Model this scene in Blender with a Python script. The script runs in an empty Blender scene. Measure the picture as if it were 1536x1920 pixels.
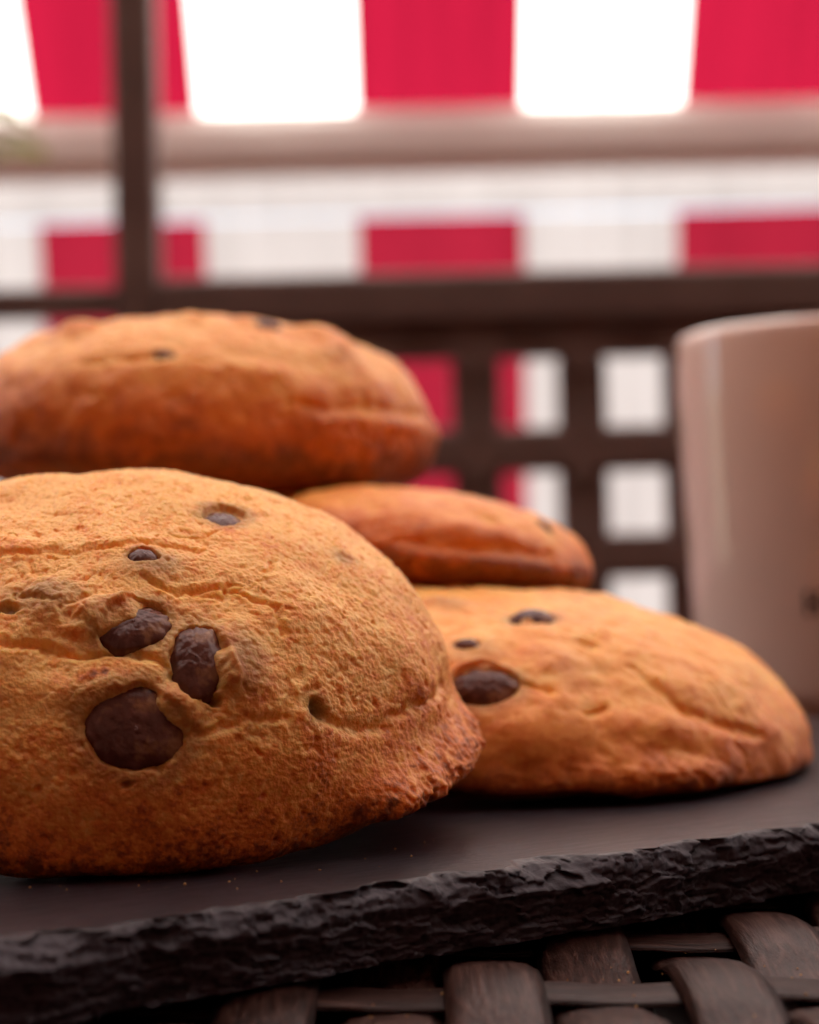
import bpy, bmesh, math, random
import numpy as np
from mathutils import Vector, Matrix

S = bpy.context.scene
COL = S.collection
rad = math.radians

# ------------------------------------------------------------------ camera
cam = bpy.data.cameras.new("camera")
cam.sensor_fit = 'HORIZONTAL'; cam.sensor_width = 24.0
cam.lens = 24.0 * 3600.0 / 1536.0
cam.clip_start = 0.005; cam.clip_end = 3000.0
cam.dof.use_dof = True
cam.dof.focus_distance = 0.197
cam.dof.aperture_fstop = 16.0
cam_o = bpy.data.objects.new("camera", cam); COL.objects.link(cam_o)
cam_o.matrix_world = (Matrix.Translation((0, 0, 0.7415)) @ Matrix.Rotation(rad(90.955), 4, 'X')
                      @ Matrix.Rotation(rad(-1.3), 4, 'Z'))
S.camera = cam_o

# ------------------------------------------------------------------ sky, sun, exposure
SUN_EL, SUN_AZ = 66.0, 8.0          # sun stands beyond the awning, a little to the left
w = bpy.data.worlds.new("World"); S.world = w; w.use_nodes = True
nt = w.node_tree
sky = nt.nodes.new('ShaderNodeTexSky'); sky.sky_type = 'NISHITA'; sky.sun_disc = False
sky.sun_elevation = rad(SUN_EL); sky.sun_rotation = rad(-SUN_AZ)
bg = nt.nodes['Background']; bg.inputs['Strength'].default_value = 0.06
nt.links.new(sky.outputs[0], bg.inputs['Color'])
sd = Vector((-math.sin(rad(SUN_AZ)) * math.cos(rad(SUN_EL)), math.cos(rad(SUN_AZ)) * math.cos(rad(SUN_EL)), math.sin(rad(SUN_EL))))
sl = bpy.data.lights.new("sun", 'SUN'); sl.energy = 5.0; sl.angle = rad(0.5); sl.color = (1.0, 0.955, 0.90)
so = bpy.data.objects.new("sun", sl); COL.objects.link(so)
so.rotation_euler = (-sd).to_track_quat('-Z', 'Y').to_euler(); so.location = sd * 20
S.view_settings.view_transform = 'Standard'; S.view_settings.look = 'None'
S.view_settings.exposure = 2.82; S.view_settings.gamma = 1.0
S.view_settings.use_curve_mapping = False
S.render.engine = 'CYCLES'
S.cycles.use_denoising = True
S.cycles.max_bounces = 10; S.cycles.diffuse_bounces = 6; S.cycles.transmission_bounces = 6
S.cycles.caustics_reflective = False; S.cycles.caustics_refractive = False

# ------------------------------------------------------------------ helpers
def tag(o, label=None, cat=None, group=None, kind=None):
    if label: o['label'] = label
    if cat: o['category'] = cat
    if group: o['group'] = group
    if kind: o['kind'] = kind
    return o
def empty(name, loc=(0, 0, 0), rot=(0, 0, 0)):
    o = bpy.data.objects.new(name, None); COL.objects.link(o)
    o.location = loc; o.rotation_euler = rot; o.empty_display_size = 0.01
    return o
def link(name, me, mat=None, parent=None):
    o = bpy.data.objects.new(name, me); COL.objects.link(o)
    if mat and not me.materials: me.materials.append(mat)
    if parent: o.parent = parent
    return o
def qmesh(name, V, Q, smooth=True, attrs=None, caps=()):
    """Mesh from an (n,3) array, an (m,4) quad array and extra polygons."""
    me = bpy.data.meshes.new(name)
    V = np.asarray(V, np.float32); Q = np.asarray(Q, np.int32)
    li = [Q.ravel()] + [np.asarray(c, np.int32) for c in caps]
    ls = np.concatenate([np.arange(len(Q)) * 4] + ([np.cumsum([len(Q) * 4] + [len(c) for c in caps])[:-1]] if caps else []))
    li = np.concatenate(li)
    me.vertices.add(len(V)); me.vertices.foreach_set('co', V.ravel())
    me.loops.add(len(li)); me.loops.foreach_set('vertex_index', li)
    me.polygons.add(len(ls)); me.polygons.foreach_set('loop_start', ls.astype(np.int32))
    me.polygons.foreach_set('use_smooth', np.concatenate([np.full(len(Q), smooth), np.zeros(len(caps), bool)]))
    me.update(calc_edges=True)
    for k, a in (attrs or {}).items():
        at = me.attributes.new(k, 'FLOAT', 'POINT'); at.data.foreach_set('value', np.asarray(a, np.float32))
    me.validate()
    return me
def gridquads(n, m, wrap=False):
    i, j = np.meshgrid(np.arange(n - 1), np.arange(m if wrap else m - 1), indexing='ij')
    j2 = (j + 1) % m
    return np.stack([i * m + j, (i + 1) * m + j, (i + 1) * m + j2, i * m + j2], -1).reshape(-1, 4)
def box_mesh(name, x0, x1, y0, y1, z0, z1, bevel=0.0, seg=2):
    bm = bmesh.new()
    bmesh.ops.create_cube(bm, size=1.0)
    for v in bm.verts:
        v.co = Vector((x0 + (v.co.x + .5) * (x1 - x0), y0 + (v.co.y + .5) * (y1 - y0), z0 + (v.co.z + .5) * (z1 - z0)))
    if bevel: bmesh.ops.bevel(bm, geom=bm.edges[:], offset=bevel, segments=seg, affect='EDGES', profile=.5)
    me = bpy.data.meshes.new(name); bm.to_mesh(me); bm.free()
    return me
def lathe_mesh(name, prof, n=96, smooth=True):
    r = np.array([p[0] for p in prof]); z = np.array([p[1] for p in prof])
    th = np.linspace(0, 2 * math.pi, n, endpoint=False)
    V = np.stack([r[:, None] * np.cos(th), r[:, None] * np.sin(th), z[:, None] + 0 * th], -1).reshape(-1, 3)
    Q = gridquads(len(prof), n, True)
    return qmesh(name, V, Q[:, ::-1], smooth)
def tube_mesh(name, pts, radii, n=10):
    pts = [Vector(p) for p in pts]; V = []; up = Vector((0, 0, 1))
    for i, p in enumerate(pts):
        d = (pts[min(i + 1, len(pts) - 1)] - pts[max(i - 1, 0)]).normalized()
        a = d.cross(up if abs(d.z) < .9 else Vector((1, 0, 0))).normalized(); b = a.cross(d)
        for k in range(n):
            t = 2 * math.pi * k / n
            V.append(p + (a * math.cos(t) + b * math.sin(t)) * radii[i])
    Q = gridquads(len(pts), n, True)
    return qmesh(name, [tuple(v) for v in V], Q, True, caps=[list(range(n))[::-1], list(range((len(pts) - 1) * n, len(pts) * n))])

# numpy noise
def _hash(ix, iy, iz, seed):
    h = (ix.astype(np.int64) * 0x8da6b343 + iy.astype(np.int64) * 0xd8163841 + iz.astype(np.int64) * 0xcb1ab31f + seed * 0x9E3779B1) & 0xffffffff
    h = h.astype(np.uint32)
    h ^= h >> np.uint32(15); h = h * np.uint32(0x2c1b3c6d); h ^= h >> np.uint32(12)
    h = h * np.uint32(0x297a2d39); h ^= h >> np.uint32(15)
    return h
def perlin(P, seed=0):
    f = np.floor(P); t = P - f; f = f.astype(np.int64)
    u = t * t * t * (t * (t * 6 - 15) + 10)
    out = np.zeros(len(P))
    for a in (0, 1):
        for b in (0, 1):
            for c in (0, 1):
                h = _hash(f[:, 0] + a, f[:, 1] + b, f[:, 2] + c, seed)
                gx = (h & 1023) / 511.5 - 1; gy = ((h >> 10) & 1023) / 511.5 - 1; gz = ((h >> 20) & 1023) / 511.5 - 1
                d = gx * (t[:, 0] - a) + gy * (t[:, 1] - b) + gz * (t[:, 2] - c)
                wgt = (u[:, 0] if a else 1 - u[:, 0]) * (u[:, 1] if b else 1 - u[:, 1]) * (u[:, 2] if c else 1 - u[:, 2])
                out += wgt * d
    return out
def fbm(P, seed=0, o=3, g=.5, l=2.03):
    s = 0; a = 1.0
    for k in range(o): s = s + a * perlin(P * l ** k, seed + 17 * k); a *= g
    return s
def worley(P, seed=0):
    f = np.floor(P).astype(np.int64)
    d1 = np.full(len(P), 9.0); d2 = np.full(len(P), 9.0); cid = np.zeros(len(P), np.uint32); off = np.zeros_like(P)
    for a in (-1, 0, 1):
        for b in (-1, 0, 1):
            for c in (-1, 0, 1):
                g = f + np.array([a, b, c])
                h = _hash(g[:, 0], g[:, 1], g[:, 2], seed)
                q = g + np.stack([(h & 1023) / 1023., ((h >> 10) & 1023) / 1023., ((h >> 20) & 1023) / 1023.], 1)
                v = P - q; d = np.sqrt((v * v).sum(1))
                m = d < d1
                d2 = np.where(m, d1, np.minimum(d2, d)); d1 = np.where(m, d, d1)
                cid = np.where(m, h, cid); off = np.where(m[:, None], v, off)
    return d1, d2, cid, off
def sstep(a, b, x):
    t = np.clip((x - a) / (b - a), 0, 1); return t * t * (3 - 2 * t)

# ------------------------------------------------------------------ materials
class NM:
    def __init__(s, name):
        s.m = bpy.data.materials.new(name); s.m.use_nodes = True; s.t = s.m.node_tree
        s.b = s.t.nodes['Principled BSDF']; s.out = s.t.nodes['Material Output']
    def n(s, kind, **kw):
        nd = s.t.nodes.new(kind)
        for k, v in kw.items():
            if k.startswith('i_'):
                key = k[2:]; nd.inputs[int(key) if key.isdigit() else key].default_value = v
            else: setattr(nd, k, v)
        return nd
    def l(s, a, b): s.t.links.new(a, b)
    def set(s, **kw):
        for k, v in kw.items(): s.b.inputs[k.replace('_', ' ')].default_value = v
    def ramp(s, fac, stops):
        r = s.n('ShaderNodeValToRGB'); e = r.color_ramp.elements
        while len(e) < len(stops): e.new(.5)
        for el, (p, c) in zip(e, stops): el.position = p; el.color = (*c, 1)
        s.l(fac, r.inputs[0]); return r.outputs[0]
    def mix(s, fac, a, b, mode='MIX'):
        x = s.n('ShaderNodeMix', data_type='RGBA', blend_type=mode)
        for sock, v in ((x.inputs[0], fac), (x.inputs[6], a), (x.inputs[7], b)):
            if hasattr(v, 'links'): s.l(v, sock)
            else: sock.default_value = (*v, 1) if isinstance(v, tuple) else v
        return x.outputs[2]
    def math(s, op, a, b=0.0, c=None):
        x = s.n('ShaderNodeMath', operation=op)
        for sock, v in zip(x.inputs, (a, b, c)):
            if v is None: continue
            if hasattr(v, 'links'): s.l(v, sock)
            else: sock.default_value = v
        return x.outputs[0]
    def coord(s, which='Object'):
        return s.n('ShaderNodeTexCoord').outputs[which]
    def noise(s, vec, scale, detail=3, rough=.5):
        x = s.n('ShaderNodeTexNoise', i_Scale=scale, i_Detail=detail, i_Roughness=rough); s.l(vec, x.inputs['Vector']); return x.outputs['Fac']
    def bump(s, h, dist, strength=1.0, prev=None):
        x = s.n('ShaderNodeBump', i_Strength=strength, i_Distance=dist); s.l(h, x.inputs['Height'])
        if prev is not None: s.l(prev, x.inputs['Normal'])
        return x.outputs[0]

def mat_dough(name, fine=True):
    k = NM(name)
    co = k.coord()
    bake = k.n('ShaderNodeAttribute', attribute_name='bake').outputs['Fac']
    grey = k.n('ShaderNodeAttribute', attribute_name='grey').outputs['Fac']
    n1 = k.noise(co, 420, 4, .6); n2 = k.noise(co, 2600, 2, .6)
    f = k.math('ADD', bake, k.math('MULTIPLY', k.math('SUBTRACT', n1, .5), .75 if fine else .38))
    f = k.math('ADD', f, k.math('MULTIPLY', k.math('SUBTRACT', n2, .5), .6))
    c = k.ramp(f, [(0.0, (.90, .515, .140)), (.28, (.85, .360, .066)), (.58, (.70, .200, .028)), (.82, (.42, .112, .019)), (1.0, (.19, .052, .010))])
    c = k.mix(grey, c, (.17, .115, .045))
    k.l(c, k.b.inputs['Base Color'])
    k.set(Roughness=.52, Specular_IOR_Level=.42, Subsurface_Weight=.55, Subsurface_Scale=.0024, Subsurface_Radius=(1.0, .55, .25))
    if fine:
        v = k.n('ShaderNodeTexVoronoi', i_Scale=3300.0); k.l(co, v.inputs['Vector'])
        b = k.bump(n2, .00014, .5)
        b = k.bump(v.outputs['Distance'], .00010, .4, b)
        k.l(b, k.b.inputs['Normal'])
    return k.m
DOUGH = mat_dough('baked_dough')
DOUGH_SOFT = mat_dough('baked_dough_far', False)

def mat_choc():
    k = NM('milk_chocolate'); co = k.coord()
    n1 = k.noise(co, 500, 4, .6)
    c = k.ramp(n1, [(.3, (.065, .021, .014)), (.55, (.11, .040, .027)), (.75, (.17, .072, .052))])
    dn = k.noise(co, 330, 3, .6)
    sm = k.ramp(dn, [(.55, (0, 0, 0)), (.66, (.60, .60, .60))])
    c = k.mix(sm, c, (.30, .14, .055))
    k.l(c, k.b.inputs['Base Color'])
    k.set(Roughness=.24, Specular_IOR_Level=.26)
    k.l(k.bump(k.noise(co, 1500, 3, .6), .00015, .5), k.b.inputs['Normal'])
    return k.m
CHOC = mat_choc()

def mat_slate():
    k = NM('black_slate'); co = k.coord()
    n1 = k.noise(co, 60, 5, .6)
    c = k.ramp(n1, [(.3, (.013, .0100, .0125)), (.7, (.026, .0202, .0245))])
    dust = k.ramp(k.noise(co, 2400, 2, .6), [(.66, (0, 0, 0)), (.78, (.5, .5, .5))])
    c = k.mix(dust, c, (.16, .125, .12))
    brk = k.n('ShaderNodeAttribute', attribute_name='broken').outputs['Fac']
    c = k.mix(k.math('MULTIPLY', brk, k.math('MULTIPLY', n1, 1.4)), c, (.040, .034, .043))  # broken faces paler: raw split slate, plus their lilac light put into the colour
    k.l(c, k.b.inputs['Base Color'])
    mp = k.n('ShaderNodeMapping', i_Scale=(1, 6, 1)); k.l(co, mp.inputs[0])
    rg = k.noise(mp.outputs[0], 160, 5, .65)
    ed = k.n('ShaderNodeAttribute', attribute_name='broken').outputs['Fac']
    k.l(k.mix(ed, k.ramp(rg, [(.25, (.30,) * 3), (.8, (.46,) * 3)]), (.66, .66, .66)), k.b.inputs['Roughness'])
    k.set(Specular_IOR_Level=.30)
    b = k.bump(k.noise(co, 900, 4, .65), .00016, .45)
    b = k.bump(k.noise(mp.outputs[0], 420, 4, .65), .00016, .5, b)
    k.l(b, k.b.inputs['Normal'])
    return k.m
SLATE = mat_slate()

def mat_rattan():
    k = NM('brown_rattan'); co = k.coord()
    mp = k.n('ShaderNodeMapping', i_Scale=(1, .035, 1)); k.l(co, mp.inputs[0])
    oi = k.n('ShaderNodeObjectInfo')
    ad = k.n('ShaderNodeVectorMath', operation='ADD'); k.l(mp.outputs[0], ad.inputs[0])
    cx = k.n('ShaderNodeCombineXYZ'); k.l(k.math('MULTIPLY', oi.outputs['Random'], 7.0), cx.inputs[0]); k.l(cx.outputs[0], ad.inputs[1])
    st = k.noise(ad.outputs[0], 1500, 4, .65)
    tone = k.math('ADD', st, k.math('MULTIPLY', k.math('SUBTRACT', oi.outputs['Random'], .5), .14))
    c = k.ramp(tone, [(.32, (.009, .0036, .0026)), (.52, (.034, .0155, .0115)), (.70, (.080, .043, .034))])
    k.l(c, k.b.inputs['Base Color'])
    k.set(Roughness=.40, Specular_IOR_Level=.12)
    k.l(k.bump(st, .00035, .8), k.b.inputs['Normal'])
    return k.m
RATTAN = mat_rattan()

def plain(name, col, rough=.5, spec=.5, nscale=40, nvar=.25, bump=0.0):
    k = NM(name); co = k.coord()
    n1 = k.noise(co, nscale, 4, .6)
    lo = tuple(x * (1 - nvar) for x in col); hi = tuple(min(1, x * (1 + nvar)) for x in col)
    k.l(k.ramp(n1, [(.3, lo), (.7, hi)]), k.b.inputs['Base Color'])
    k.set(Roughness=rough, Specular_IOR_Level=spec)
    if bump: k.l(k.bump(n1, bump, .5), k.b.inputs['Normal'])
    return k.m
BROWN = plain('dark_brown_paint', (.130, .082, .068), .45, .4, 30, .2)
BEIGE = plain('beige_painted_metal', (.74, .66, .62), .5, .4, 12, .04)
CERAMIC = plain('beige_glazed_ceramic', (.80, .63, .54), .07, .5, 20, .02)
PRINT = plain('black_print', (.012, .010, .010), .3, .5)
WALL = plain('warm_fill_plaster', (.25, .145, .115), .9, .2, 8, .12, .003)  # rose tint chosen so the added walls bounce warm fill light
FLOOR = plain('terracotta_floor', (.19, .10, .07), .7, .3, 6, .2)
GROUND = plain('ground_soil', (.14, .12, .08), .9, .2, .5, .3)
CLAY = plain('clay_pot', (.36, .15, .08), .8, .3, 25, .2)
STEM = plain('stem_bark', (.10, .07, .035), .8, .2, 60, .3)
UNDER_DARK = plain('void_dark_underlay', (.010, .007, .006), .8, .2)  # table base, near-black colour stands for the shaded void between strips
CRUMB = plain('crumb_dough', (.55, .32, .12), .6, .3, 900, .3)

def mat_leaf():
    k = NM('yellow_green_leaf'); co = k.coord()
    k.l(k.ramp(k.noise(co, 30, 2), [(.3, (.10, .13, .015)), (.7, (.20, .20, .03))]), k.b.inputs['Base Color'])
    k.set(Roughness=.5, Transmission_Weight=0.0)
    tr = k.n('ShaderNodeBsdfTranslucent'); tr.inputs[0].default_value = (.30, .34, .03, 1)
    mx = k.n('ShaderNodeMixShader', i_0=.45); k.l(k.b.outputs[0], mx.inputs[1]); k.l(tr.outputs[0], mx.inputs[2]); k.l(mx.outputs[0], k.out.inputs[0])
    return k.m
LEAF = mat_leaf()

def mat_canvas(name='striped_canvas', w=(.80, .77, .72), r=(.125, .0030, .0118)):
    """Red and white striped awning canvas; the sun shines through it."""
    k = NM(name); co = k.coord()
    sx = k.n('ShaderNodeSeparateXYZ'); k.l(co, sx.inputs[0])
    ph = k.math('FRACT', k.math('ADD', k.math('DIVIDE', k.math('ADD', sx.outputs[0], .0400), .287), 40.0))
    red = k.math('LESS_THAN', ph, .1490 / .287)
    plainband = k.n('ShaderNodeAttribute', attribute_name='hem').outputs['Fac']
    red = k.math('MULTIPLY', red, k.math('LESS_THAN', plainband, .5))
    mp = k.n('ShaderNodeMapping', i_Scale=(1, .04, .04)); k.l(co, mp.inputs[0])
    rib = k.noise(mp.outputs[0], 90, 2)
    v = k.ramp(rib, [(.35, (.80,) * 3), (.62, (1, 1, 1))])
    ct = k.mix('MULTIPLY' and 1.0, k.mix(red, w, r), v, 'MULTIPLY')
    cd = k.mix(red, (.78, .76, .73), (.34, .009, .032))
    tr = k.n('ShaderNodeBsdfTranslucent'); k.l(ct, tr.inputs[0])
    di = k.n('ShaderNodeBsdfDiffuse'); k.l(cd, di.inputs[0])
    mx = k.n('ShaderNodeMixShader', i_0=.5); k.l(di.outputs[0], mx.inputs[1]); k.l(tr.outputs[0], mx.inputs[2])
    k.l(mx.outputs[0], k.out.inputs[0])
    return k.m
CANVAS = mat_canvas()
CANVAS_DIM = mat_canvas('dimmed_striped_canvas', (.20, .19, .186), (.125, .0056, .0136))  # canvas copy: the lower cloth's weaker light is put into darker whites

BLOCKER_Y = -.15                        # front edge of the added overhead slab
# ------------------------------------------------------------------ the setting: ground, terrace, added walls out of view
tag(link('ground', qmesh('ground', [(-900, -900, -.16), (900, -900, -.16), (900, 900, -.16), (-900, 900, -.16)], [(0, 1, 2, 3)]), GROUND), 'bare ground round the terrace', kind='structure')
tag(link('terrace_floor', box_mesh('terrace_floor', -3, 3, -.9, 2.6, -.15, 0), FLOOR), 'terracotta terrace floor under the table', kind='structure')
tag(link('shade_wall_back', box_mesh('shade_wall_back', -2.45, 2.45, -1.15, -.9, -.16, 3.2), WALL), 'added unseen wall behind the camera, shading and warming the front', kind='structure')  # added out of view to block sky light and bounce warm fill
tag(link('shade_wall_left', box_mesh('shade_wall_left', -2.45, -2.25, -.899, 1.2, .001, 3.2), WALL), 'added unseen side wall holding off sky light', kind='structure')  # added out of view to cut sky light from the left
tag(link('shade_wall_right', box_mesh('shade_wall_right', 2.25, 2.45, -.899, 1.2, .001, 3.2), WALL), 'added unseen side wall holding off sky light', kind='structure')  # added out of view to cut sky light from the right
tag(link('blocker', box_mesh('blocker', -2.249, 2.249, -.899, BLOCKER_Y, 2.35, 2.55), WALL), 'added unseen ceiling over the covered part of the terrace', kind='structure')  # added out of view to keep overhead light off the fronts

# ------------------------------------------------------------------ awning
aw = tag(empty('awning', (0, 1.7, 0)), 'red and white striped canvas awning with a beige front bar', 'awning')
def sheet(name, prof, hem=None, nx=120, x0=-2.24, x1=2.24, parent=None, seed=1, mat=None):
    prof = np.array(prof, float); n = len(prof)
    x = np.linspace(x0, x1, nx)
    V = np.zeros((n, nx, 3)); V[:, :, 0] = x; V[:, :, 1] = prof[:, 0:1] - 1.7; V[:, :, 2] = prof[:, 1:2]
    P = V.reshape(-1, 3)
    d = perlin(P * np.array([2.5, 1.0, 1.0]), seed) * .014
    P = P + np.stack([0 * d, d, 0 * d], 1)
    return link(name, qmesh(name, P, gridquads(n, nx), True, {'hem': np.full(len(P), 1.0 if hem else 0.0)}), mat or CANVAS, parent)
def line(a, b, n): return [(a[0] + (b[0] - a[0]) * i / (n - 1), a[1] + (b[1] - a[1]) * i / (n - 1)) for i in range(n)]
sheet('canopy', line((1.705, 1.105), (1.0, 2.055), 30) + line((.98, 2.07), (-.30, 2.62), 24), parent=aw)
sheet('hem_band', line((1.712, 1.075), (1.7185, 1.0370), 4), hem=True, parent=aw, seed=2, mat=CANVAS_DIM)
sheet('valance', line((1.720, 1.0364), (1.80, .62), 16) + line((1.803, .60), (1.86, .02), 12), parent=aw, seed=3, mat=CANVAS_DIM)
# half-round front bar
pr = [(-.016, -.001), (-.026, .008), (-.029, .022), (-.027, .040), (-.018, .052), (-.004, .056), (.008, .050), (.012, .005), (.0, -.003)]
V = []
for xx in (-2.22, 2.22): V += [(xx, p[0] - .006, 1.0705 + p[1]) for p in pr]
n = len(pr)
link('front_bar', qmesh('front_bar', V, [(i, (i + 1) % n, n + (i + 1) % n, n + i) for i in range(n)], False, caps=[list(range(n))[::-1], list(range(n, 2 * n))]), BEIGE, aw)
link('ridge_bar', box_mesh('ridge_bar', -2.2, 2.2, -.735, -.705, 2.015, 2.045, .004), BEIGE, aw)
for sx in (-2.18, 2.18):
    link('arm', tube_mesh('arm', [(sx, -.02, 1.10), (sx, -.72, 2.02), (sx, -1.95, 2.60)], [.014] * 3, 10), BEIGE, aw)

# ------------------------------------------------------------------ brown trellis screen behind the table
sc = tag(empty('trellis_screen', (0, 1.0, 0)), 'dark brown screen with a tall post, rail and square lattice', 'screen')
link('post', box_mesh('post', -.1497, -.1268, -.012, .012, 0, 1.9, .003), BROWN, sc)
link('rail', box_mesh('rail', -.1263, .62, -.016, .016, .8545, .8815, .004), BROWN, sc)
link('side_rail', box_mesh('side_rail', -.9, -.1502, -.010, .010, .8630, .8785, .003), BROWN, sc)
link('end_post', box_mesh('end_post', .6205, .6405, -.012, .012, 0, 1.9, .003), BROWN, sc)
link('end_post', box_mesh('end_post', -.9205, -.9005, -.012, .012, 0, 1.9, .003), BROWN, sc)
link('lattice_frame', box_mesh('lattice_frame', -.1263, .6200, -.0075, .0075, .8365, .8540, .003), BROWN, sc)
vb = None
for i in range(13):
    x = .0360 + .0551 * (i - 2)
    if x > .6: break
    vb = vb or box_mesh('upright_bar', -.0128, .0128, -.0060, .0060, .2305, .8360, .003)
    link('upright_bar', vb, BROWN, sc).location = (x, 0, 0)
hb = box_mesh('cross_bar', -.1263, .6200, -.0085, .0085, -.0118, .0118, .003)
for i in range(11):
    z = .7888 - .0556 * i
    if z < .25: break
    link('cross_bar', hb, BROWN, sc).location = (0, 0, z)
jp = box_mesh('joint_plate', -.0140, .0140, -.0095, .0095, -.0140, .0140, .0006, 1)
for i in range(11):
    for j in range(7):
        o = link('joint_plate', jp, BROWN, sc); o.location = (.0360 + .0551 * (i - 2), 0, .7888 + .0556 - .0556 * j); o.rotation_euler = (0, rad(45), 0)
link('bottom_rail', box_mesh('bottom_rail', -.1263, .6200, -.010, .010, .200, .230, .003), BROWN, sc)

# ------------------------------------------------------------------ potted shrub beside the screen
rng = random.Random(5)
pl = tag(empty('potted_shrub', (-.377, 1.30, 0)), 'yellow green leafy shrub in a clay pot at the left edge', 'plant')
link('pot', lathe_mesh('pot', [(0, .0), (.10, .0), (.105, .01), (.135, .26), (.148, .262), (.150, .30), (.135, .30), (.125, .255), (0, .25)], 40), CLAY, pl)
link('stem', tube_mesh('stem', [(0, 0, .22), (.01, .01, .5), (-.01, 0, .8), (.02, 0, 1.12)], [.012, .010, .008, .003]), STEM, pl)
lv = []
for k in range(9):
    t = k / 8; yy = t * .062; wd = .016 * math.sin(math.pi * min(1, t * .93 + .05)) ** .8
    zc = .010 * math.sin(math.pi * t)
    lv += [(-wd, yy, zc + .004), (0, yy, zc), (wd, yy, zc + .004)]
lm = qmesh('leaf', lv, gridquads(9, 3), True)
for k in range(110):
    zz = rng.uniform(.55, 1.12); a = rng.uniform(0, 2 * math.pi); rr = rng.uniform(.01, .045) * (1.25 - .5 * (zz - .55))
    o = link('leaf', lm, LEAF, pl); o.location = (rr * math.cos(a), rr * math.sin(a), zz)
    o.rotation_euler = (rng.uniform(-.5, .9), rng.uniform(-.4, .4), a - math.pi / 2 + rng.uniform(-.5, .5)); s = rng.uniform(.7, 1.15); o.scale = (s, s, s)
for (x, y, z, rx, rz) in ((.060, .0, 1.012, .2, -1.5), (.078, .01, 1.004, .1, -1.8), (.062, -.02, 1.022, .3, -1.2), (.070, -.01, 1.028, .0, -1.4), (.072, .02, .996, .3, -1.5)):
    o = link('leaf', lm, LEAF, pl); o.location = (x, y, z); o.rotation_euler = (rx, .3, rz)

# ------------------------------------------------------------------ woven table
TZ = .7015                                   # height of the weave's crests
tb = tag(empty('woven_table', (.02, .36, 0)), 'dark brown woven rattan table under the slate board', 'table')
wv = empty('woven_top'); wv.parent = tb; wv.location = (0, 0, TZ); wv.rotation_euler = (0, 0, 0)
PW, PF = .0101, .0225                        # pitch of long strips, pitch of cross strips
NW, NF = 62, 30
def strip(name, n, step, half, amp, phase, width, crown, thick, nseg):
    """A flat woven strip along Y that rises over and dips under the cross strips."""
    y = np.linspace(-half, half, nseg); u = np.linspace(-1, 1, 9)
    c = np.cos(math.pi * (y / step + phase))
    z = amp * np.sign(c) * np.abs(c) ** .75
    z = z - amp
    V = np.zeros((nseg, 10, 3))
    for i, uu in enumerate(u):
        V[:, i, 0] = uu * width / 2; V[:, i, 1] = y; V[:, i, 2] = z - crown * abs(uu) ** 3.6
    V[:, 9, 0] = 0; V[:, 9, 1] = y; V[:, 9, 2] = z - thick
    return qmesh(name, V.reshape(-1, 3), gridquads(nseg, 10, True)[:, ::-1], True)
HF = PF * NF / 2
Y0 = -.1810                                   # a cross strip lies here (local y)
lm0 = [strip('long_strip', 0, PF, HF, .0013, -Y0 / PF + k, .0094, .0009, .0020, NF * 14) for k in (0, 1)]
for i in range(NW):
    x = (i - NW / 2) * PW - .00285
    o = link('long_strip', lm0[i % 2], RATTAN, wv); o.location = (x + rng.uniform(-.0003, .0003), rng.uniform(-.0008, .0008), rng.uniform(-.0003, 0))
    o.scale = (rng.uniform(.92, 1.04), 1, rng.uniform(.9, 1.1)); o.rotation_euler = (0, rng.uniform(-.05, .05), rng.uniform(-.004, .004))
HW = PW * NW / 2
cm0 = [strip('cross_strip', 0, PW, HW, .00025, k, .0092, .0006, .0012, NW * 4) for k in (0, 1)]
for j in range(NF):
    y = Y0 + (j - 7) * PF
    if abs(y) > HF: continue
    o = link('cross_strip', cm0[j % 2], RATTAN, wv); o.location = (0, y, -.0014); o.rotation_euler = (0, 0, rad(90))
link('underlay', box_mesh('underlay', -.315, .315, -.335, .335, TZ - .030, TZ - .0065), UNDER_DARK, tb).rotation_euler = (0, 0, 0)
for (x0, x1, y0, y1) in ((-.345, -.3165, -.36, .36), (.3165, .345, -.36, .36), (-.316, .316, -.36, -.3365), (-.316, .316, .3365, .36)):
    o = link('rim', box_mesh('rim', x0, x1, y0, y1, TZ - .04, TZ + .001, .006, 3), RATTAN, tb); o.rotation_euler = (0, 0, 0)
for sx in (-.32, .32):
    for sy in (-.335, .335):
        o = link('leg', box_mesh('leg', sx - .02, sx + .02, sy - .02, sy + .02, 0, TZ - .041, .005), RATTAN, tb); o.rotation_euler = (0, 0, 0)

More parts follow.
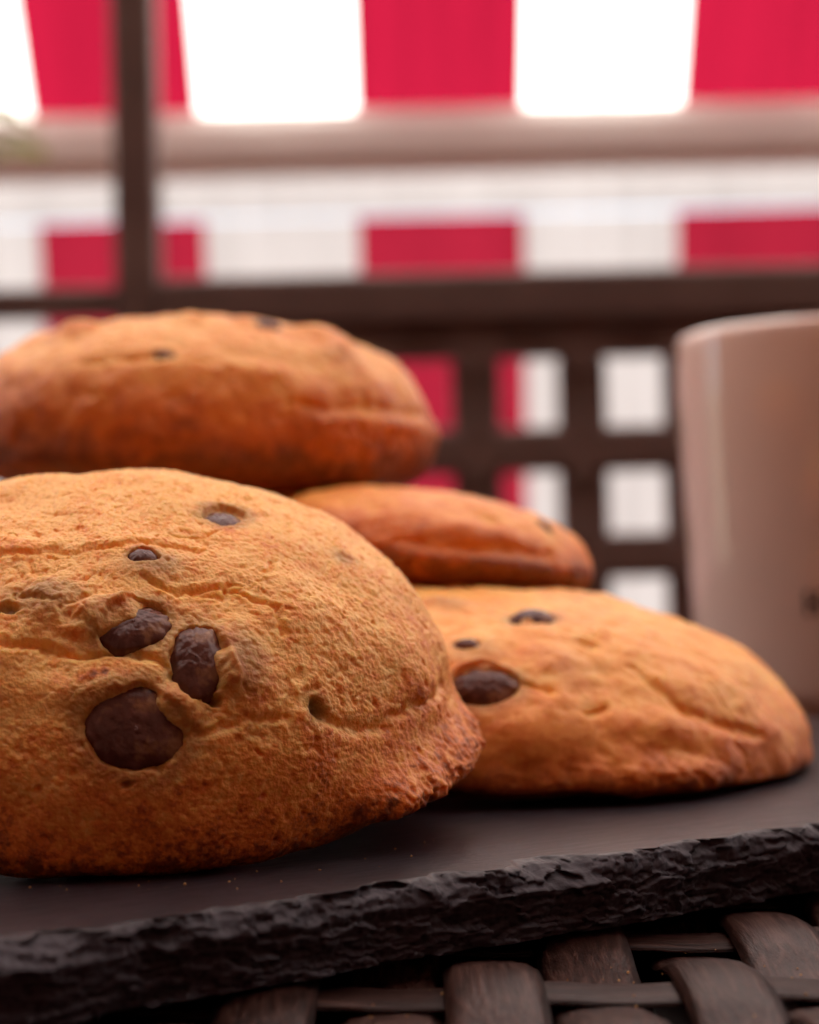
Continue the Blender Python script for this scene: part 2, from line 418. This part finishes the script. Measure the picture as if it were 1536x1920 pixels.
# ------------------------------------------------------------------ slate board
SZ = .709
def build_slate():
    # local frame: x runs along the front edge, y goes away from it; origin at a point of the front edge
    L0, L1, D = -.215, .150, .215
    T = SZ - TZ - .0002
    # perimeter, dense along the front edge and coarser elsewhere
    fx = np.arange(L0, L1, .00020)
    per = [(x, 0., 0., -1.) for x in fx]
    per += [(L1, y, 1., 0.) for y in np.arange(0, D, .0012)]
    per += [(x, D, 0., 1.) for x in np.arange(L1, L0, -.0012)]
    per += [(L0, y, -1., 0.) for y in np.arange(D, 0, -.0012)]
    per = np.array(per); n = len(per)
    nv = 52
    v = np.linspace(0, 1, nv)                  # 0 on the top surface, 1 at the bottom
    s = np.arange(n) * .0  + np.concatenate([[0], np.cumsum(np.hypot(*np.diff(per[:, :2], axis=0).T))])
    sm = s * 1000
    # broad waviness of the outline
    pw = np.stack([sm / 38, 0 * sm, 0 * sm + 3.1], 1)
    wav = (perlin(pw, 3) * 2.4 + perlin(pw * 2.7, 4) * 1.3) / 1000
    # how far the broken band reaches into the top face
    inn = (2.0 + 7.5 * np.maximum(0, perlin(np.stack([sm / 15, 0 * sm, 0 * sm], 1), 5)) + 3.4 * perlin(np.stack([sm / 6, 0 * sm, 0 * sm], 1), 6) + 1.6 * perlin(np.stack([sm / 2, 0 * sm, 0 * sm], 1), 7)) / 1000
    inn = np.clip(inn, .0005, .009)
    SS, VV = np.meshgrid(sm, v, indexing='ij')
    # profile: short bevel of broken flakes, then a steep face with slight undercut
    bev = .30
    out = np.where(VV < bev, (VV / bev) ** 1.15 * (inn[:, None] * 1000) - inn[:, None] * 1000, -.5 * (VV - bev) / (1 - bev))
    hgt = np.where(VV < bev, -(VV / bev) ** 1.7 * .32, -.32 - (VV - bev) / (1 - bev) * .68) * T * 1000
    P = np.stack([SS.ravel(), hgt.ravel() * 1.0, out.ravel()], 1)
    warp = np.stack([fbm(P / 3.0, 21, 2), fbm(P / 3.0, 22, 2), 0 * P[:, 0]], 1)
    disp = np.zeros(len(P)); dz = np.zeros(len(P))
    for (cl, ch, am, tl, sd_) in ((7.5, 2.1, .85, .9, 31), (3.2, 1.0, .45, .7, 32), (1.3, .5, .20, .5, 33), (.55, .28, .07, .3, 34)):
        q = np.stack([P[:, 0] / cl, P[:, 1] / ch, P[:, 2] / (ch * 2.5)], 1) + warp * .45
        f1, f2, cid, off = worley(q, sd_)
        r1 = (cid & 255) / 255. - .5; r2 = ((cid >> 8) & 255) / 255. - .5; r3 = ((cid >> 16) & 255) / 255. - .5
        disp += am * (r1 * 1.1 + tl * (off[:, 0] * r2 * 2 + off[:, 1] * (.55 + r3)))
        dz += am * .35 * (r3 + off[:, 0] * r1 * 2)
    disp += fbm(P / .6, 40, 3) * .10
    fade = sstep(0.0, .12, VV.ravel())
    disp = disp * fade
    dzf = dz * fade * sstep(1.0, .85, VV.ravel())
    outm = (out.ravel() + disp) / 1000 + np.repeat(wav, nv)
    z = np.clip((hgt.ravel() + dzf * .8) / 1000, -T, 0)
    nx = np.repeat(per[:, 2], nv); ny = np.repeat(per[:, 3], nv)
    V = np.stack([np.repeat(per[:, 0], nv) + nx * outm, np.repeat(per[:, 1], nv) + ny * outm, z], 1)
    Q = gridquads(n, nv, False)
    i = np.arange(nv - 1); last = (n - 1) * nv
    Q = np.concatenate([Q, np.stack([last + i, i, i + 1, last + i + 1], 1)])
    # the flat top: a flat band from the broken outline to an inner rectangle, then the rectangle itself
    ins = .013
    ix = np.clip(per[:, 0], L0 + ins, L1 - ins); iy = np.clip(per[:, 1], ins, D - ins)
    k0 = len(V); V = np.concatenate([V, np.stack([ix, iy, 0 * ix], 1)])
    a_ = np.arange(n); b_ = (a_ + 1) % n
    band = np.stack([a_ * nv, b_ * nv, k0 + b_, k0 + a_], 1)
    k1 = len(V)
    rc = [(L0 + ins, ins), (L1 - ins, ins), (L1 - ins, D - ins), (L0 + ins, D - ins)]
    V = np.concatenate([V, [(x, y, 0) for x, y in rc], [(x, y, -T) for x, y in rc]])
    Q = np.concatenate([Q[:, ::-1], band, [[k1, k1 + 1, k1 + 2, k1 + 3], [k1 + 7, k1 + 6, k1 + 5, k1 + 4]]])
    br = np.concatenate([sstep(.03, .15, VV.ravel()), np.zeros(len(V) - k0)])
    me = qmesh('slate_board', V, Q, True, {'broken': br})
    nz = np.zeros(len(me.polygons) * 3); me.polygons.foreach_get('normal', nz); nz = nz.reshape(-1, 3)[:, 2]
    me.polygons.foreach_set('use_smooth', nz < .99999)
    return me
sb = link('slate_board', build_slate(), SLATE)
sb.location = (.0008, .1847, SZ); sb.rotation_euler = (0, 0, rad(34.5))
tag(sb, 'black slate serving board with a rough chipped edge under the cookies', 'board')

# ------------------------------------------------------------------ cookies
def prof_pt(ps, p):
    a = np.abs(np.sin(ps)); b = np.abs(np.cos(ps)); top = ps <= math.pi / 2
    r = np.where(top, p['R'] * a ** (2 / p['nt']), p['R'] * a ** (2 / p['nb']))
    z = np.where(top, p['Ht'] * b ** (2 / p['nt']), -p['Hb'] * b ** (2 / p['nb']))
    return r, z
def base_pt(th, ps, p):
    r, z = prof_pt(np.array([ps]), p); return np.array([r[0] * math.cos(th), r[0] * math.sin(th), z[0]])
def frame(th, ps, p):
    e = 1e-3; c = base_pt(th, ps, p)
    tu = base_pt(th + e, ps, p) - base_pt(th - e, ps, p); tv = base_pt(th, ps + e, p) - base_pt(th, ps - e, p)
    tu /= np.linalg.norm(tu); tv /= np.linalg.norm(tv); nn = np.cross(tv, tu); nn /= np.linalg.norm(nn)
    if nn @ c < 0: nn = -nn
    return c, tu, tv, nn       # tu: to the right as seen from the front, tv: downwards

def chip_mesh(name, a, b, h, seed, wr=.16):
    """A half-melted chocolate drop: a wrinkled flat dome, a and b its half axes in mm."""
    nr, na = 34, 96
    r = np.linspace(0.02, 1, nr); th = np.linspace(0, 2 * math.pi, na, endpoint=False)
    rr, tt = np.meshgrid(r, th, indexing='ij')
    cs_ = np.stack([np.cos(tt.ravel()), np.sin(tt.ravel()), 0 * tt.ravel() + seed * .37], 1)
    wob = 1 + (.22 * perlin(cs_ * 1.3, seed) + .10 * perlin(cs_ * 3.4, seed + 1) + .04 * perlin(cs_ * 9, seed + 2)).reshape(rr.shape)
    x = rr * np.cos(tt) * a * wob; y = rr * np.sin(tt) * b * wob
    z = h * (1 - rr ** 2.8) - .4 * h * sstep(.92, 1, rr)
    P = np.stack([x.ravel(), y.ravel(), 0 * x.ravel()], 1)
    ridg = 1 - 2 * np.abs(perlin(P / 1.3 + seed, seed + 3))
    d = wr * fbm(P / 1.6, seed + 1, 3) + wr * .55 * np.maximum(0, ridg - .4) + wr * .35 * fbm(P / .45, seed + 2, 2)
    f1, f2, cid, off = worley(P / 1.1, seed + 7)
    d += wr * .7 * ((cid & 255) / 255. > .72) * np.maximum(0, .5 - f1) * 1.6
    zz = z.ravel() + d * (1 - .3 * rr.ravel())
    V = np.stack([x.ravel(), y.ravel(), zz], 1)
    bt = V[-na:].copy(); bt[:, 2] = -2.2 * h; bt[:, :2] *= .85
    V = np.concatenate([V, bt]) / 1000
    return qmesh(name, V, gridquads(nr + 1, na, True), True, caps=[list(range(na))[::-1]])

def cookie(label, loc, tilt, p, nth, nps, feats, seed=1, detail=True, crackle=1.0, front=True, group=None, lump=1.0):
    root = tag(empty('cookie', loc, (rad(tilt[0]), rad(tilt[1]), 0)), label, 'cookie', group)
    # sample the profile by arc length, coarser underneath
    ps = np.linspace(.004, math.pi - .004, 4000); r, z = prof_pt(ps, p)
    seg = np.hypot(np.diff(r), np.diff(z)) * np.where(ps[:-1] < rad(112), 1.0, .12)
    cs = np.concatenate([[0], np.cumsum(seg)]); ps = np.interp(np.linspace(0, cs[-1], nps), cs, ps)
    ta = np.linspace(0, 2 * math.pi, 4000)
    wt = np.where(np.cos(ta[:-1] + math.pi / 2 - rad(12)) > -.25, 1.0, .35) if front else np.ones(3999)
    ct = np.concatenate([[0], np.cumsum(wt)]); th = np.interp(np.linspace(0, ct[-1], nth + 1)[:-1], ct, ta)
    r, z = prof_pt(ps, p)
    B = np.stack([r[:, None] * np.cos(th), r[:, None] * np.sin(th), z[:, None] + 0 * th], -1)
    e = 1e-3
    r2, z2 = prof_pt(np.clip(ps + e, .001, math.pi - .001), p); r1, z1 = prof_pt(np.clip(ps - e, .001, math.pi - .001), p)
    dr, dzv = r2 - r1, z2 - z1; ln = np.hypot(dr, dzv) + 1e-12
    nr_, nz_ = -dzv / ln, dr / ln
    N = np.stack([nr_[:, None] * np.cos(th), nr_[:, None] * np.sin(th), nz_[:, None] + 0 * th], -1)
    PSI = (np.degrees(ps)[:, None] + 0 * th).ravel(); TH = (0 * ps[:, None] + np.degrees(th)).ravel()
    B = B.reshape(-1, 3); N = N.reshape(-1, 3); P = B * 1000
    def lumps(Q): return lump * (.95 * perlin(Q / 13.0, seed) + .65 * perlin(Q / 6.5, seed + 1))
    topm = sstep(86, 56, PSI)
    disp = lumps(P); grey = np.zeros(len(P)); wet = np.zeros(len(P)); keep = np.ones(len(P))
    wp = np.stack([perlin(P / 2.2, seed + 5), perlin(P / 2.2, seed + 6), perlin(P / 2.2, seed + 7)], 1)
    wf = np.stack([perlin(P / .7, seed + 8), perlin(P / .7, seed + 9), perlin(P / .7, seed + 10)], 1) if detail else wp * .3
    PW_ = P + wp * .9 + wf * .28
    extra = np.zeros(len(P)); bake_add = np.zeros(len(P)); foot = np.zeros(len(P))
    for f in feats:
        kind = f[0]
        if kind in ('chip', 'lump', 'pit', 'stain', 'cover'):
            c, tu, tv, nn = frame(rad(f[1]), rad(f[2]), p)
            a, b, rot = f[3], f[4], rad(f[5])
            d = (P if kind == 'chip' and not detail else (PW_ if kind != 'lump' else P + wp * .8)) - c * 1000
            near = (d * d).sum(1) < (max(a, b) * 3.2) ** 2
            u = d @ tu; v = d @ tv
            uu = (u * math.cos(rot) + v * math.sin(rot)) / a; vv = (-u * math.sin(rot) + v * math.cos(rot)) / b
            q = np.where(near, np.sqrt(uu * uu + vv * vv), 9)
            if kind == 'chip':
                keep *= 1 - .85 * np.exp(-(q / 1.1) ** 4)
                extra += -.85 * sstep(1.03, .84, q) + f[6] * np.exp(-((q - 1.22) / .22) ** 2)
                grey = np.maximum(grey, .45 * np.exp(-((q - 1.05) / .35) ** 2))
                lev = lumps((c * 1000)[None])[0] * .15
                h = f[7]
                me = chip_mesh('chocolate_chip', a, b, h, seed + int(f[1]) + int(f[2]))
                o = link('chocolate_chip', me, CHOC, root)
                X = tu * math.cos(rot) + tv * math.sin(rot); Zn = nn.copy(); Yv = np.cross(Zn, X)
                M = Matrix(((X[0], Yv[0], Zn[0]), (X[1], Yv[1], Zn[1]), (X[2], Yv[2], Zn[2]))).to_4x4()
                tl = f[8] if len(f) > 8 else (0, 0)
                o.matrix_local = Matrix.Translation(Vector(c + nn * (lev + f[9] if len(f) > 9 else lev - .45) / 1000)) @ M @ Matrix.Rotation(rad(tl[0]), 4, 'X') @ Matrix.Rotation(rad(tl[1]), 4, 'Y')
            elif kind == 'lump':
                g = np.exp(-q ** 2.6); extra += f[6] * g
                if len(f) > 7: grey = np.maximum(grey, f[7] * np.exp(-(q * 1.05) ** 3))
            elif kind == 'cover':
                extra += f[6] * np.exp(-q ** 5); keep = np.maximum(keep, np.exp(-q ** 5)); grey = np.maximum(grey, f[7] * np.exp(-q ** 4))
            elif kind == 'pit':
                extra += -f[6] * np.exp(-q ** 4)
                if len(f) > 7: grey = np.maximum(grey, f[7] * np.exp(-(q / 1.5) ** 2))
            else:
                bake_add += f[6] * np.exp(-q ** 2)
        elif kind == 'crack':
            pts = [base_pt(rad(t), rad(s_), p) * 1000 for t, s_ in f[1]]
            dm = np.full(len(P), 99.)
            for A, Bq in zip(pts[:-1], pts[1:]):
                ab = Bq - A; t = np.clip(((PW_ - A) @ ab) / (ab @ ab), 0, 1)
                dm = np.minimum(dm, np.linalg.norm(PW_ - A - t[:, None] * ab, axis=1))
            extra += -f[2] * np.exp(-(dm / f[3]) ** 2) + .10 * f[2] * np.exp(-((dm - 2.2 * f[3]) / (1.3 * f[3])) ** 2)
            bake_add -= .15 * np.exp(-(dm / f[3]) ** 2)
        elif kind == 'foot':
            # a ragged flange that spread out along the bottom edge: th0, th1, psi, width(deg), reach(mm)
            t = (TH - f[1]) % 360; wd = (f[2] - f[1]) % 360
            along = sstep(0, 14, t) * sstep(wd, wd - 14, t) * (t < wd)
            jag = 1.1 * perlin(P / 4.2, seed + 60) + .6 * perlin(P / 1.7, seed + 61) + .55 * perlin(P / .7, seed + 62)
            g = along * np.exp(-((PSI - f[3]) / f[4]) ** 2)
            foot = np.maximum(foot, g); extra += f[5] * g * (1 + .27 * jag)
    grain = np.zeros(len(P)); crk = 0; speck = 0
    if detail:
        m = np.clip((.18 + .82 * topm) * (.8 + 1.0 * perlin(P / 9.0, seed + 20)), 0, 1) * crackle
        # crumbly cauliflower skin
        f1, f2, cid, off = worley(P / 1.9 + wp * .30 + wf * .06, seed + 30)
        g1, g2, _c, _o = worley(P / 1.0 + wf * .16, seed + 31)
        soft = .55 + .9 * perlin(P / 5.0, seed + 36)
        cau = .25 * np.abs(perlin(P / 3.3 + wp * .22, seed + 29)) + soft * (.42 * (.6 - 1.25 * f1 ** 2) + .34 * (.6 - 1.25 * g1 ** 2)) + .12 * np.abs(perlin(P / .8, seed + 34))
        gsel = sstep(.02, .22, perlin(P / 4.2, seed + 33))
        gap = -.32 * gsel * np.exp(-(perlin(P / 2.1 + wp * .5 + wf * .2, seed + 37) / .055) ** 2) * sstep(-.1, .25, perlin(P / 1.3, seed + 38))
        disp += keep * (m * (cau + gap) + .12 * np.abs(perlin(P / 1.1 + wf * .1, seed + 35)))
        # long cracks
        rd = np.abs(perlin(P / 10.5 + wp * .22, seed + 40)); rd2 = np.abs(perlin(P / 4.6 + wf * .1, seed + 41))
        crk = np.exp(-(rd / (.022 + .03 * np.abs(wp[:, 0]))) ** 2) * sstep(.05, .3, perlin(P / 6, seed + 42))
        crk2 = np.exp(-(rd2 / .035) ** 2) * sstep(.05, .25, perlin(P / 6, seed + 43)) * topm
        disp += keep * (-.50 * crk * (.25 + .75 * topm) - .08 * crk2)
        disp += .10 * fbm(P / 2.8, seed + 45, 2) * keep
        # grain of the crumb
        h1, h2, cid3, off3 = worley(P / .72 + wf * .12, seed + 50)
        k1, k2, cid4, off4 = worley(P / .46 + wf * .08, seed + 51)
        gm = .6 + .8 * perlin(P / 2.0, seed + 53)
        grain = gm * (.10 * np.abs(perlin(P / .46 + wf * .1, seed + 50)) + .10 * np.abs(perlin(P / .27, seed + 51))) + .135 * (.6 - 1.3 * k1 ** 2)
        speck = (((cid3 >> 20) & 255) / 255. - .5) * .30 + (((cid4 >> 6) & 255) / 255. - .5) * .22
        # pores on the browned side
        o1, o2, cid5, off5 = worley(P * np.array([1, 1, .75]) / 1.7 + wf * .1, seed + 55)
        pore = (((cid5 >> 3) & 255) / 255. > .62) * np.exp(-(o1 / .15) ** 2) * (1 - .5 * topm)
        grain -= .60 * pore
        ft1, ft2, cid6, _ = worley(P / .95 + wf * .2, seed + 58)
        extra += foot * (.65 * (.5 - ft1) - .5 * np.exp(-(ft1 / .25) ** 2) * (((cid6 >> 5) & 255) > 150))
    else:
        disp += .45 * fbm(P / 3.4, seed + 45, 4) + .22 * topm * (1 - worley(P / 2.6 + wp * .3, seed + 46)[0])
        rd = np.abs(perlin(P / 10.5 + wp * .22, seed + 40))
        crk = np.exp(-(rd / .035) ** 2) * sstep(.0, .25, perlin(P / 8, seed + 42)); disp -= .35 * crk
        extra += foot * .5 * fbm(P / 1.2, seed + 58, 2)
    under = sstep(150, 112, PSI)
    V = P + N * ((disp + extra + grain) * (.15 + .85 * under))[:, None]
    # baked colour: pale crumb on top, browner rim and bottom, brown on proud lumps
    bake = .05 + .36 * sstep(50, 86, PSI) + .42 * sstep(80, 99, PSI) + .26 * perlin(P / 7.5, seed + 70) + .22 * perlin(P / 2.4, seed + 71)
    bake = bake + .10 * np.clip(disp + extra, -1.2, 1.2) - .12 * np.clip(crk, 0, 1) + bake_add + speck + p.get('brown', 0) - .10 * foot
    n0 = nth; m0 = nps
    me = qmesh('dough_body', V / 1000, gridquads(m0, n0, True), True, {'bake': np.clip(bake, 0, 1), 'grey': np.clip(grey, 0, 1)},
               caps=[list(range(n0))[::-1], list(range((m0 - 1) * n0, m0 * n0))])
    link('dough_body', me, DOUGH if detail else DOUGH_SOFT, root)
    return root

GRP = 'cookies piled on the slate board'
# the large one in front, tilted up against the pile.  angles: 270 = towards the viewer, 0 = right
F1 = [
    ('chip', 281.5, 66.8, 5.1, 4.4, 8, .0, 1.05, (0, 0), -.55),
    ('chip', 293.0, 53.5, 2.8, 4.6, 14, .0, 1.25, (0, -12), -.45),
    ('chip', 282.0, 45.4, 4.0, 2.9, -24, .0, 1.15, (-8, 0), -.35),
    ('chip', 286.0, 28.9, 1.7, 1.5, 0, .0, .8, (0, 0), .35),
    ('chip', 336.0, 18.9, 2.9, 2.5, 0, .0, .8, (0, 0), -.95),
    ('cover', 288.0, 63.0, 2.4, 2.2, 25, 1.55, .45),
    ('cover', 276.6, 43.4, 3.8, 2.2, -22, 1.75, .42),
    ('cover', 297.4, 57.0, 1.1, 2.2, 0, 1.3, .50),
    ('lump', 278.0, 60.4, 5.0, 1.8, 4, .50, .42),
    ('lump', 300.5, 55.5, 3.2, 4.4, 0, 1.0, .58),
    ('lump', 289.0, 30.6, 3.4, 2.8, 0, .9, .62),
    ('lump', 263, 39.5, 4.6, 3.0, 0, .8, .62),
    ('lump', 276.5, 57.0, 6.0, 2.2, -4, .65),
    ('lump', 320, 45.5, 4.8, 4.8, 0, .95),
    ('lump', 329, 54, 3.2, 4.0, 0, .5),
    ('lump', 275, 23.5, 8.0, 2.2, 0, .6),
    ('lump', 245, 28, 5.0, 2.6, 0, .7),
    ('lump', 340, 66, 4.0, 5.0, 0, .8),
    ('pit', 294.2, 62.4, .62, .62, 0, 2.2),
    ('pit', 312.5, 67.8, .75, 1.1, 0, 1.1, .9),
    ('pit', 349, 41, 1.1, 1.0, 0, .3, .5),
    ('pit', 255, 43.0, 1.6, .55, 0, 1.0, .7),
    ('pit', 280, 77.6, .55, .32, -20, 1.2),
    ('pit', 267.5, 79.1, .35, .3, 0, .9),
    ('pit', 300.5, 74.0, .30, .3, 0, .8),
    ('pit', 258, 73.0, .30, .3, 0, .8),
    ('stain', 274.0, 56.4, 1.1, .5, -15, .75),
    ('stain', 276.5, 55.4, .5, .5, 0, .8),
    ('crack', [(255, 51), (263, 50), (270, 52.2), (279, 51.2), (286, 53.0), (288.2, 57), (292, 60.5)], .75, .42),
    ('crack', [(285, 34.5), (293, 38), (302.5, 37.3), (308, 41.5), (312.5, 45.8), (311, 51)], .55, .35),
    ('crack', [(243, 31), (258, 27), (275, 26), (291, 24.5), (304, 28)], .5, .45),
    ('crack', [(256, 40), (266.5, 41), (269, 45), (276, 48)], .5, .35),
    ('crack', [(291, 69), (299, 66.8), (306, 68)], .5, .35),
    ('crack', [(313, 69.5), (318, 73.5), (324, 75.5), (332, 75), (342, 76), (352, 77)], .6, .70),
    ('foot', 312, 370, 90.5, 5.5, 3.6),
]
P1 = dict(R=.0391, Ht=.0272, Hb=.0064, nt=2.2, nb=3.2)
cookie('large golden chocolate chip cookie in front, tilted to show five chips', (-.0347, .2260, SZ + .0134), (15.08, 3.42), P1, 980, 540, F1, seed=11, group=GRP)

P2 = dict(R=.0453, Ht=.0205, Hb=.0043, nt=2.05, nb=2.25, brown=.12)
F2 = [
    ('chip', 279.5, 28.2, 3.6, 2.4, -30, .1, 1.5, (0, 0), -.25),
    ('chip', 265.5, 58.0, 4.6, 3.2, -12, .0, 1.5, (10, 0), -.35),
    ('chip', 260.5, 43.5, 1.7, 1.4, 0, .0, 1.0, (0, 0), .2),
    ('cover', 265.0, 55.0, 3.8, 2.4, -12, 2.0, .45), ('cover', 276.5, 30.2, 1.6, 1.2, 0, 1.5, .3),
    ('lump', 262, 46.5, 4.4, 4.0, 0, .9, .35),
    ('lump', 281, 50.3, 4.6, 4.0, 0, 1.1, .15),
    ('lump', 243, 22, 4, 3, 0, .8, .4),
    ('lump', 306, 58, 5, 3, 30, .9),
    ('crack', [(255, 62), (262, 61), (268.5, 54), (273, 56.5), (278, 59.5)], .9, .55),
    ('crack', [(297, 50), (299, 57), (302, 65), (310, 70.5), (320, 76)], .55, .6),
    ('crack', [(283, 66), (287, 64)], .7, .5),
    ('lump', 300, 73, 8, 2.2, 12, 1.0), ('lump', 285, 38, 6, 4, 0, .7), ('lump', 310, 48, 7, 3.5, 35, .8), ('lump', 275, 70, 5, 3.5, 0, .6),
    ('pit', 314, 73.1, 2.4, 1.2, 20, .5),
    ('pit', 290, 41, 1.5, .8, 30, .6),
    ('foot', 272, 318, 87, 6.5, 1.7),
]
cookie('domed golden cookie lying flat at the right of the board before the mug', (.0112, .2779, SZ + .0055), (3.28, 4.03), P2, 520, 260, F2, seed=31, detail=False, group=GRP)

P3 = dict(R=.0267, Ht=.0096, Hb=.0069, nt=2.0, nb=3.0, brown=.30)
F3 = [('crack', [(262, 84), (275, 86), (290, 82), (301, 80), (312, 84)], .6, 1.0), ('chip', 326, 52, 1.2, 1.4, 0, .2, .5, (0, 0), .0),
      ('lump', 290, 66, 6, 2.5, 0, .8), ('foot', 255, 350, 92, 7, 1.0)]
cookie('smooth browned cookie under the top cookie, resting on the right one', (.0022, .3020, SZ + .0313), (0.0, 8.0), P3, 400, 200, F3, seed=47, detail=False, group=GRP, lump=.7)

P4 = dict(R=.0407, Ht=.0213, Hb=.0098, nt=2.5, nb=2.9, brown=.18)
F4 = [
    ('chip', 266.5, 53.2, 1.5, 1.0, 0, .2, .5, (0, 0), -.35),
    ('chip', 306, 27, 2.0, 1.8, 0, .1, .5, (0, 0), .6),
    ('chip', 322, 48.3, 1.7, 1.2, 0, .1, .5, (0, 0), .1),
    ('lump', 224, 34, 4, 4, 0, 1.7), ('lump', 243, 27, 3.2, 3.2, 0, .9), ('lump', 270, 21, 3.6, 3.4, 0, 1.0), ('lump', 302, 22, 3.6, 3.6, 0, 1.1), ('lump', 328, 33, 4.6, 4.2, 0, 1.6),
    ('lump', 337, 50, 4, 3, 0, -.7), ('lump', 214, 50, 4, 4, 0, -.8),
    ('lump', 318, 50, 4, 3, 0, .9, .25), ('lump', 285, 60, 9, 2.2, 4, .8),
    ('crack', [(245, 60), (256, 57), (266, 55), (280, 57)], .5, .8),
    ('crack', [(300, 76), (310, 78.5), (320, 77), (332, 79), (344, 78)], .7, .9),
    ('lump', 312, 81, 4, 1.4, 0, .9), ('lump', 330, 83, 5, 1.4, 0, .9),
    ('foot', 296, 366, 86, 7, 1.0),
]
cookie('thick brown edged cookie lying on top of the pile', (-.0364, .3348, SZ + .0510), (3.63, 2.77), P4, 480, 260, F4, seed=61, detail=False, group=GRP)

P5 = dict(R=.0400, Ht=.0140, Hb=.0060, nt=2.1, nb=2.5, brown=.1)
cookie('cookie almost hidden behind the large front cookie, only a sliver showing', (-.0500, .3190, SZ + .0225), (2.0, -24.0), P5, 240, 120, [('lump', 300, 50, 4, 3, 0, .8)], seed=83, detail=False, group=GRP)

# ------------------------------------------------------------------ mug
mg = tag(empty('mug', (.1002, .4300, TZ + .0005)), 'pinkish beige ceramic mug with black print at the right edge', 'mug')
Hm = .0848
def mr(z): return .0352 + .0040 * min(1, z / .070) ** .8
outer = [(0, .0015), (.026, .0015), (.027, .0), (.0315, .0), (.0340, .0018)] + [(mr(z), z) for z in np.linspace(.0050, Hm - .0022, 30)]
top_ = [(mr(Hm) - .0003, Hm - .0008), (mr(Hm) - .0016, Hm), (mr(Hm) - .0032, Hm - .0008)]
inner = [(mr(z) - .0036, z) for z in np.linspace(Hm - .0024, .010, 24)] + [(.028, .0065), (0, .0060)]
link('cup_wall', lathe_mesh('cup_wall', outer + top_ + inner, 160), CERAMIC, mg)
hp = []
for i in range(17):
    a = math.pi * i / 16 - math.pi / 2
    hp.append((.0372 + .027 * math.cos(a) ** .8 if math.cos(a) > 1e-6 else .0372, 0, .044 + .026 * math.sin(a)))
hd = link('handle', tube_mesh('handle', hp, [.0050] * 17, 14), CERAMIC, mg); hd.rotation_euler = (0, 0, rad(-25))
def letters(text, z0, h, start, sgn=1):
    """Block capitals laid on the mug's wall, reading to the right from the angle start (radians from the front)."""
    strokes = {'H': [(0, 0, .22, 1), (.5, 0, .72, 1), (.22, .40, .5, .60)], 'E': [(0, 0, .22, 1), (.22, .8, .62, 1), (.22, .4, .56, .6), (.22, 0, .62, .2)],
               'L': [(0, 0, .22, 1), (.22, 0, .6, .2)], 'O': [(0, 0, .22, 1), (.5, 0, .72, 1), (.22, 0, .5, .2), (.22, .8, .5, 1)]}
    V, Q = [], []; cx = 0
    for ch in text:
        for (a, b, c, d) in strokes[ch]:
            for i in range(5):
                u = a + (c - a) * i / 4
                for vv in (b, d):
                    z = z0 + vv * h; R_ = mr(z) + .00012; ang = start + (cx + u) * h / .038
                    V.append((R_ * math.sin(ang), -R_ * math.cos(ang), z))
            k = len(V) - 10
            for i in range(4): Q.append((k + 2 * i, k + 2 * i + 2, k + 2 * i + 3, k + 2 * i + 1))
        cx += .98
    return qmesh('lettering', V, Q, False)
link('lettering', letters('HELLO', .0228, .0052, -.53), PRINT, mg)

# ------------------------------------------------------------------ crumbs
rng = np.random.default_rng(4)
def crumbs(name, pts, sizes):
    ico = bmesh.new(); bmesh.ops.create_icosphere(ico, subdivisions=1, radius=1)
    bv = np.array([v.co[:] for v in ico.verts]); bf = [[v.index for v in f.verts] for f in ico.faces]; ico.free()
    V, Fc = [], []
    for q, s_ in zip(pts, sizes):
        k = len(V); d = bv * s_ * (1 + .45 * (rng.random((len(bv), 1)) - .5)) * (.6 + .8 * rng.random(3))
        V += [tuple(x) for x in d + np.array(q)]; Fc += [[k + i for i in f] for f in bf]
    me = bpy.data.meshes.new(name); me.from_pydata(V, [], Fc); me.update(); return me
pts = []; sz = []
for i in range(260):
    x = rng.uniform(-.005, .06); y = rng.uniform(.155, .215)
    if (y - .1847) > (x - .0008) * .687 - .004: continue
    pts.append((x, y, TZ - .0022 + rng.uniform(-.0005, .0006))); sz.append(rng.uniform(.00005, .00015))
tag(link('table_crumbs', crumbs('table_crumbs', pts, sz), CRUMB), 'tiny golden crumbs caught in the weave of the table', 'crumbs', kind='stuff')
pts = []; sz = []
for i in range(34):
    a = rng.uniform(rad(200), rad(340)); rr = rng.uniform(.036, .046)
    pts.append((-.0341 + rr * math.cos(a), .2246 + rr * math.sin(a), SZ + .0001)); sz.append(rng.uniform(.00005, .00014))
tag(link('board_crumbs', crumbs('board_crumbs', pts, sz), CRUMB), 'few specks of crumb on the slate before the front cookie', 'crumbs', kind='stuff')
